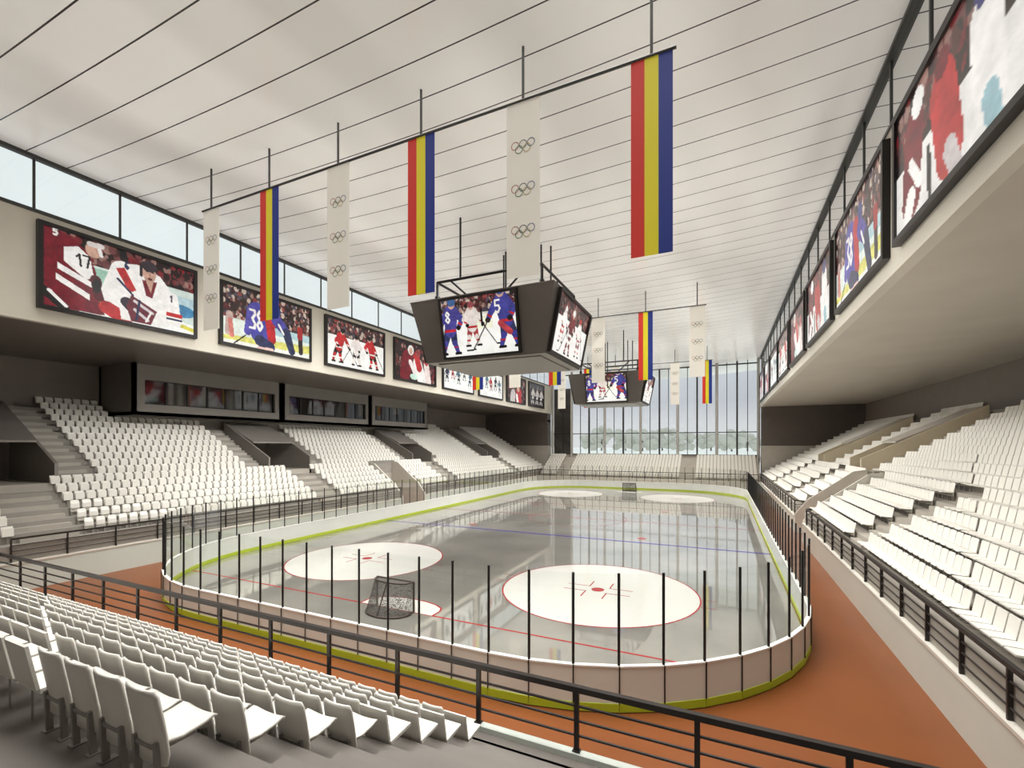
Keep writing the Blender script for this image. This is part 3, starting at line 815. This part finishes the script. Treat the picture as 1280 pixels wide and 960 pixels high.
def pic_duel(w=84, h=64):
    asp = 1.72; c = Canvas(w, h, asp, (60, 40, 44)); c.crowd(0, 1, PALD, 260, .04, 15)
    c.cap(.5, .40, .38, .86, .22, MAR, .2); c.cap(.9, .50, 1.1, .9, .18, WHT, .2); c.ell(.62, .18, .12, .13, WHT); c.ell(.62, .2, .07, .09, SKN)
    c.cap(.86, .30, .98, .60, .12, RED); c.ell(.92, .22, .11, .11, (160, 60, 60)); c.cap(.6, .5, .8, .8, .07, (240, 230, 226)); c.cap(1.3, .5, 1.4, .95, .12, (236, 220, 214)); c.ell(1.3, .38, .1, .12, (190, 60, 66)); c.ell(.75, .88, .16, .08, (200, 232, 216))
    return c
def pic_ice(w=72, h=54, seed=21):
    asp = 1.72; c = Canvas(w, h, asp, (248, 248, 244)); c.crowd(0, .14, PAL, 60, .03, seed); q = np.random.RandomState(seed)
    for i in range(5):
        j = [(90, 90, 96), NAV, (40, 44, 60), RED, (70, 110, 130)][q.randint(5)]
        skater(c, .18 + i * .33, .62 + .22 * q.rand(), .46, j, BLK, BLK, lean=.3 * (q.rand() - .5), stick=1 if q.rand() > .5 else -1)
    return c
def pic_dark(w=60, h=50, seed=31):
    asp = 1.6; c = Canvas(w, h, asp, (44, 34, 36)); c.crowd(0, 1, PALD, 150, .05, seed)
    c.rect(.3, 1.0, 0, .34, (226, 224, 220)); c.cap(.5, .7, .45, 1, .2, (200, 190, 188)); c.cap(1.0, .62, 1.0, 1, .24, RED); c.ell(.95, .42, .13, .14, SKN); c.cap(.82, .72, .9, 1, .08, WHT)
    return c
def pic_grey(w=60, h=50, seed=41):
    asp = 1.6; c = Canvas(w, h, asp, (60, 56, 56)); c.crowd(0, 1, [(50, 46, 48), (90, 84, 82), (70, 60, 60)], 90, .05, seed)
    for i in range(3): skater(c, .35 + .45 * i, .95, .75, (190, 182, 176), (60, 56, 60), (120, 110, 108), lean=.1)
    return c
def pic_red(w=72, h=64, seed=51):
    asp = 1.72; c = Canvas(w, h, asp, (236, 234, 230)); c.crowd(0, .5, PALD, 200, .04, seed)
    c.cap(.35, .3, .3, .8, .17, MAR); c.cap(.8, .34, .9, .8, .18, RED); c.cap(1.3, .3, 1.35, .78, .16, WHT); c.ell(.42, .14, .1, .11, WHT); c.ell(.8, .16, .1, .1, MAR); c.ell(1.3, .14, .1, .1, (60, 60, 130))
    c.cap(.3, .8, .2, 1, .08, WHT); c.cap(.9, .8, 1.0, 1, .08, (200, 190, 190)); c.cap(.3, .55, .45, .75, .05, WHT); c.cap(1.35, .8, 1.4, 1, .08, (150, 190, 200)); c.cap(.6, .6, .62, 1, .03, BLK)
    return c
def pic_screen(w=150, h=104):
    asp = 1.46; c = Canvas(w, h, asp, (250, 249, 244)); c.crowd(0, .30, PAL, 300, .028, 61); c.rect(0, asp, .28, .32, (220, 216, 200)); c.rect(.66, 1.0, .34, .56, (240, 240, 214))
    skater(c, .12, .96, .95, (70, 66, 150), NAV, (60, 100, 160), trim=RED, lean=.1, stick=-1, num='8'); skater(c, .60, .84, .74, (226, 214, 208), (170, 60, 66), (150, 70, 76), trim=RED, lean=0, stick=1)
    c.cap(.80, .24, .80, .5, .02, BLK); skater(c, 1.30, .92, 1.0, (60, 60, 150), NAV, (60, 80, 140), trim=RED, lean=-.12, stick=-1, num='5')
    c.cap(1.15, .50, 1.32, .66, .05, (196, 60, 70)); c.ell(.62, .9, .03, .012, BLK)
    return c
def pic_side(w=80, h=60):
    asp = 1.9; c = Canvas(w, h, asp, (248, 246, 242)); c.crowd(0, .36, PALD, 260, .03, 71)
    skater(c, .4, .80, .62, WHT, RED, WHT, trim=RED, lean=.1); skater(c, .85, .95, .8, MAR, WHT, WHT, lean=.1, stick=-1); skater(c, 1.45, .9, .7, WHT, MAR, RED, trim=RED, lean=-.1)
    return c
def picture(c, o, u, v, name, m, parent):
    """grid mesh with one colour per vertex; o: top left corner, u,v: full edge vectors"""
    o, u, v = Vector(o), Vector(u), Vector(v); W, H = c.W, c.H
    vs = [tuple(o + u * (i / (W - 1)) + v * (j / (H - 1))) for j in range(H) for i in range(W)]
    fs = [(j*W + i, (j+1)*W + i, (j+1)*W + i + 1, j*W + i + 1) for j in range(H - 1) for i in range(W - 1)]
    me = bpy.data.meshes.new(name); me.from_pydata(vs, [], fs); me.materials.append(m)
    at = me.color_attributes.new('paint', 'FLOAT_COLOR', 'POINT')
    q = np.random.RandomState(W * 7 + H)
    def up(k, amp):
        g = q.rand(H // k + 2, W // k + 2) - .5
        yy, xx = np.arange(H) / k, np.arange(W) / k; y0, x0 = yy.astype(int), xx.astype(int); fy, fx = (yy - y0)[:, None], (xx - x0)[None, :]
        return amp * ((g[y0][:, x0] * (1 - fy) + g[y0 + 1][:, x0] * fy) * (1 - fx) + (g[y0][:, x0 + 1] * (1 - fy) + g[y0 + 1][:, x0 + 1] * fy) * fx)
    shade = 1 + up(7, .26) + up(3, .22) + up(1, .08)
    gray = c.a.mean(2, keepdims=True); col_ = (gray + (c.a - gray) * .88)
    wt = np.clip(1.25 - gray / 255., .25, 1)
    col_ = col_ * (1 + (shade[..., None] - 1) * wt)
    a = np.clip(col_ / 255., 0, 1); l = np.where(a <= .04045, a / 12.92, ((a + .055) / 1.055) ** 2.4)
    at.data.foreach_set('color', np.concatenate([l, np.ones((H, W, 1))], 2).astype(np.float32).ravel()); me.update()
    ob = bpy.data.objects.new(name, me); col.objects.link(ob)
    hang(ob, parent); return ob

def poster(side, y0, y1, c, label, z0=13.45, z1=17.7):
    sg = 1 if side == 'left' else -1; f = FL if side == 'left' else FR
    root = empty('framed_picture', (f, (y0 + y1) / 2, z0)); tag(root, label, 'picture')
    m = MB(); t = .2
    for a in ((y0, y1, z0, z0 + t), (y0, y1, z1 - t, z1), (y0, y0 + t, z0 + t, z1 - t), (y1 - t, y1, z0 + t, z1 - t)): m.box(f, f + sg * .24, *a)
    m.box(f, f + sg * .08, y0 + .05, y1 - .05, z0 + .05, z1 - .05)
    hang(m.build('frame', M['frame']), root)
    ya, yb = (y0 + t, y1 - t) if side == 'left' else (y1 - t, y0 + t)
    picture(c, (f + sg * .16, ya, z1 - t), (0, yb - ya, 0), (0, 0, -(z1 - z0 - 2 * t)), 'print', M['poster'], root)
lp = [(pic_close(), 'large framed picture of a white-shirted and a maroon hockey skater, nearest on the left wall'),
      (pic_38(), 'framed picture of a blue-shirted skater numbered 38 on the left wall'),
      (pic_three(), 'framed picture of three skaters in red and white on the left wall'),
      (pic_duel(), 'dark framed picture of tangled red skaters left of the near scoreboard'),
      (pic_ice(seed=21), 'framed picture of small skaters on bright ice, just below the near scoreboard'),
      (pic_ice(seed=24), 'framed picture of skaters on white ice, sixth along the left wall'),
      (pic_dark(), 'dark framed picture of a red-shirted figure, second from the far end of the left wall'),
      (pic_grey(), 'dim grey framed picture at the far end of the left wall')]
for i, (c, lb) in enumerate(lp):
    y0 = 10.22 + 8.72 * i; poster('left', y0, y0 + (7.3 if i < 7 else 7.3), c, lb)
rp = [(pic_red(seed=55), 'framed picture of red and white skaters, nearest on the right wall'),
      (pic_38(), 'framed picture of a blue skater before a crowd, second on the right wall'),
      (pic_red(), 'framed picture of maroon and white skaters, third on the right wall'),
      (pic_duel(), 'framed picture of tangled red skaters, fourth on the right wall'),
      (pic_three(seed=77), 'framed picture of three skaters, fifth on the right wall'),
      (pic_ice(seed=81), 'narrow looking framed picture of skaters on ice, sixth on the right wall'),
      (pic_dark(seed=83), 'framed dark red picture, second from the far end of the right wall'),
      (pic_red(seed=85), 'framed picture at the far end of the right wall')]
for i, (c, lb) in enumerate(rp):
    y0 = 11.5 + 8.75 * i; poster('right', y0, min(y0 + 7.75, 82), c, lb)

# ------------------------------------------------------------------ scoreboards
def scoreboard(yf, label):
    root = empty('scoreboard', (XC, yf + 3.8, 11.7)); tag(root, label, 'scoreboard', 'hanging scoreboards')
    hw, dp_, zt, zb, e = 4.5, 7.6, 15.2, 11.72, .7
    x0, x1, y0, y1 = XC - hw, XC + hw, yf, yf + dp_
    T = [(x0, y0, zt), (x1, y0, zt), (x1, y1, zt), (x0, y1, zt)]; B_ = [(x0 + e, y0 + e, zb), (x1 - e, y0 + e, zb), (x1 - e, y1 - e, zb), (x0 + e, y1 - e, zb)]
    m = MB(); m.add(T + B_, [(0, 1, 2, 3), (4, 5, 1, 0), (5, 6, 2, 1), (6, 7, 3, 2), (7, 4, 0, 3)], 0); m.add(B_, [(3, 2, 1, 0)], 1)
    m.box(x0 + e + .5, x1 - e - .5, y0 + e + .5, y1 - e - .5, zb - .06, zb, 1)
    m.box(x0 - .02, x1 + .02, y0 - .02, y1 + .02, zt, zt + .06)
    hang(m.build('body', [M['jumbo'], M['jumbo_u']]), root)
    def face(C, U, wid, c):      # C: top centre of face on upper edge, U: horizontal unit vector
        C, U = Vector(C), Vector(U); N = U.cross(Vector((0, 0, 1))); dn = (Vector((0, 0, zb - zt)) - N * e)
        L_ = dn.length; dn.normalize(); Nn = U.cross(-dn)
        if Nn.dot(N) < 0: Nn = -Nn
        h = L_ * .96; o = C + dn * (L_ * .01) - U * wid / 2
        f = MB(); t = .13; th = .22
        def pl(a0, a1, b0, b1, mi=0):
            q = [o + U * a + dn * bb + Nn * k for k in (0.0, th) for a, bb in ((a0, b0), (a1, b0), (a1, b1), (a0, b1))]
            f.add(q, [(3,2,1,0),(4,5,6,7),(0,1,5,4),(1,2,6,5),(2,3,7,6),(3,0,4,7)], mi)
        pl(0, wid, 0, t); pl(0, wid, h - t, h); pl(0, t, t, h - t); pl(wid - t, wid, t, h - t)
        s = hang(f.build('screen', M['frame']), root)
        p = picture(c, o + U * t + dn * t + Nn * .12, U * (wid - 2 * t), dn * (h - 2 * t), 'display', M['screen'], root)
        p.parent = s
    face((XC, y0, zt), (1, 0, 0), 4.9, pic_screen())
    face((x1, yf + 3.75, zt), (0, 1, 0), 5.9, pic_side())
    face((XC, y1, zt), (-1, 0, 0), 4.9, pic_screen(60, 44)); face((x0, yf + 3.75, zt), (0, -1, 0), 5.9, pic_side(50, 40))
    m = MB(); zf = 16.55
    fx0, fx1, fy0, fy1 = x0 + 1.3, x1 - 1.0, y0 + .9, y1 - .9
    m.path([(fx0, fy0, zf), (fx1, fy0, zf), (fx1, fy1, zf), (fx0, fy1, zf), (fx0, fy0, zf)], .08, 8)
    m.tube((fx0, (fy0 + fy1) / 2, zf), (fx1, (fy0 + fy1) / 2, zf), .06, 8)
    for x in (fx0, fx1):
        for y in (fy0, fy1):
            m.tube((x, y, zt), (x, y, zf), .08, 8); m.tube((x, y, zt), (x, y, zt + .5), .15, 8)
            qx = x + (1.6 if x == fx0 else -1.6)
            m.tube((x + (.9 if x == fx0 else -.9), y, zf), (x + (2.4 if x == fx0 else -2.4), y, zt), .06, 8)
            m.tube((qx, y, zf), (qx, y, zc(qx)), .06, 8)
    for x in (XC - 1.2, XC + 1.4): m.tube((x, fy1 - .5, zt), (x, fy1 - .5, zc(x)), .06, 8)
    hang(m.build('hanging_frame', M['post']), root)
scoreboard(21.95, 'large dark four-sided scoreboard cube with screens, hanging over the near blue line')
scoreboard(52.3, 'distant dark scoreboard cube hanging before the far windows')

# ------------------------------------------------------------------ banners
def banner(x, y, kind, label, group):
    zt, zb, w = 18.37, 12.47, .6
    root = None; m = MB()
    if kind == 'T':
        for k in range(3):
            a = x - w + .4 * k; m.box(a, a + .4, y - .012, y + .012, zb, zt, k)
        o = m.build('tricolour_banner', [M['red'], M['yellow'], M['blue']])
    else:
        m.box(x - w, x + w, y - .012, y + .012, zb, zt, 0)
        for zz in (14.0, 15.4, 16.85):
            for k, (dx, dz, mi) in enumerate(((-.29, .07, 3), (0, .07, 2), (.29, .07, 1), (-.145, -.08, 5), (.145, -.08, 4))):
                for yy in (y - .016 - .001 * k, y + .016 + .001 * k):
                    N = 24; vs = [(x + dx + q * math.cos(2*PI*i/N), yy, zz + dz + q * math.sin(2*PI*i/N)) for q in (.118, .142) for i in range(N)]
                    m.add(vs, [(i, (i+1) % N, N + (i+1) % N, N + i) for i in range(N)], mi)
        o = m.build('white_banner', [M['banner'], M['rb'], M['rk'], M['rr'], M['ry'], M['rg']])
    recenter(o); tag(o, label, 'banner', group)
rows = [(14.0, 'WTWTWT', 'near'), (40.7, 'TWTWTW', 'middle'), (67.4, 'WTWTWT', 'far')]
ordw = ['leftmost', 'second from the left', 'third from the left', 'third from the right', 'second from the right', 'rightmost']
for y, pat, nm in rows:
    xs_ = [XC + 4.16 * (i - 2.5) for i in range(6)]
    for i, ch in enumerate(pat):
        banner(xs_[i], y, ch, ('red, yellow and blue striped banner, %s in the %s hanging row' if ch == 'T' else 'white banner with interlocking ring emblems, %s in the %s hanging row') % (ordw[i], nm), '%s row of hanging banners' % nm)
    root = empty('banner_rail', (XC, y, 18.4)); tag(root, 'thin dark horizontal rail carrying the %s row of banners' % nm, 'rail')
    m = MB(); m.tube((xs_[0] - .7, y, 18.4), (xs_[-1] + .7, y, 18.4), .05, 8); hang(m.build('crossbar', M['mull']), root)
    for x in xs_:
        m = MB(); m.tube((x, y, 18.4), (x, y, zc(x) + .02), .045, 8); hang(m.build('drop_rod', M['mull']), root)

# ------------------------------------------------------------------ glazed boxes above the left stand
XF = XL - 8.9
for (y0, y1, lb) in ((18.3, 30.35, 'nearest grey glazed spectator box hanging over the left stand'), (30.6, 42.45, 'middle grey glazed spectator box over the left stand'), (42.7, 54.4, 'farthest grey glazed spectator box over the left stand')):
    root = empty('spectator_box', (XF - 2, (y0 + y1) / 2, 9.03)); tag(root, lb, 'box')
    m = MB(); z0, z1 = 9.03, ZS - .01; wy0, wy1, wz0, wz1 = y0 + .7, y1 - .6, 9.85, 11.65
    m.box(XBL + .02, XF, y0, y1, z0, z0 + .25); m.box(XBL + .02, XF, y0, y0 + .2, z0, z1); m.box(XBL + .02, XF, y1 - .2, y1, z0, z1)
    m.box(XF - .35, XF, y0, y1, z0, wz0); m.box(XF - .35, XF, y0, y1, wz1, z1); m.box(XF - .35, XF, y0, wy0, wz0, wz1); m.box(XF - .35, XF, wy1, y1, wz0, wz1)
    m.box(XBL + .02, XBL + .3, y0, y1, z0, z1, 1)
    hang(m.build('shell', [M['box'], M['pressin']]), root)
    n = 7
    for k in range(n):
        a = wy0 + (wy1 - wy0) * k / n; q = wy0 + (wy1 - wy0) * (k + 1) / n
        f = MB(); f.box(XF - .3, XF - .2, a, a + .07, wz0, wz1); f.box(XF - .3, XF - .2, q - .07, q, wz0, wz1); f.box(XF - .3, XF - .2, a, q, wz0, wz0 + .05); f.box(XF - .3, XF - .2, a, q, wz1 - .05, wz1)
        w = hang(f.build('window', M['frame']), root)
        g = MB(); g.add([(XF - .25, a, wz0), (XF - .25, q, wz0), (XF - .25, q, wz1), (XF - .25, a, wz1)], [(0, 1, 2, 3)])
        p = hang(g.build('pane', M['pglass']), root); p.parent = w

# ------------------------------------------------------------------ light
def area(loc, sx, sy, power, spread, color=(1, .985, .955)):  # added lights without fixtures; narrow spread keeps them out of sight
    l = bpy.data.lights.new('added_fill_light', 'AREA'); l.shape = 'RECTANGLE'; l.size = sx; l.size_y = sy; l.energy = power; l.spread = math.radians(spread); l.color = color
    o = bpy.data.objects.new('added_fill_light', l); col.objects.link(o); o.location = loc
    return o
for y in (12, 32, 52, 72): area((XC, y, 20.0), 32, 18, 4500, 84)  # added overhead wash for the rink and lower rows
for y, pw in ((24, 1100), (44, 1300), (64, 1000)):
    o = area((-8, y, 19.6), 10, 16, pw, 60, (1, .975, .93)); o.rotation_euler = (0, -math.radians(54), 0)  # added, tilted to brighten the right stand
for y, pw in ((24, 1500), (44, 1500), (64, 1000)):
    o = area((-17, y, 19.6), 10, 16, pw, 60, (1, .98, .95)); o.rotation_euler = (0, math.radians(54), 0)  # added, tilted to brighten the left stand

w = bpy.data.worlds.new('sky'); scene.world = w; w.use_nodes = True; nt = w.node_tree; bg = nt.nodes['Background']
tc = nt.nodes.new('ShaderNodeTexCoord'); sp = nt.nodes.new('ShaderNodeSeparateXYZ'); nt.links.new(tc.outputs['Generated'], sp.inputs[0])
r = nt.nodes.new('ShaderNodeValToRGB'); nt.links.new(sp.outputs['Z'], r.inputs['Fac'])
e = r.color_ramp.elements; e[0].position = 0; e[0].color = (.80, .80, .80, 1); e[1].position = .35; e[1].color = (.90, .95, .95, 1)
for p_, c_ in ((.04, (.78, .78, .80)), (.09, (.62, .64, .69)), (.16, (.70, .73, .77)), (.24, (.88, .92, .93))):
    q = e.new(p_); q.color = (*c_, 1)
nz = nt.nodes.new('ShaderNodeTexNoise'); nz.inputs['Scale'].default_value = 4; nz.inputs['Detail'].default_value = 5; nt.links.new(tc.outputs['Generated'], nz.inputs['Vector'])
mx = nt.nodes.new('ShaderNodeMixRGB'); mx.blend_type = 'MULTIPLY'; mx.inputs[0].default_value = .35
nt.links.new(r.outputs['Color'], mx.inputs[1]); nt.links.new(nz.outputs['Fac'], mx.inputs[2]); nt.links.new(mx.outputs[0], bg.inputs['Color'])
bg.inputs['Strength'].default_value = 1.25

# ------------------------------------------------------------------ camera
cam = bpy.data.cameras.new('camera'); co = bpy.data.objects.new('camera', cam); col.objects.link(co); scene.camera = co
cam.sensor_width = 36; cam.sensor_fit = 'HORIZONTAL'; cam.lens = 568.1 / 1280 * 36; cam.shift_y = (556.2 - 480) / 1280
cam.clip_end = 1000; cam.clip_start = .05
co.location = EYE; co.rotation_euler = (PI / 2, 0, .43412)
scene.view_settings.view_transform = 'Standard'
scene.cycles.transparent_max_bounces = 32
scene.cycles.max_bounces = 8; scene.cycles.diffuse_bounces = 4
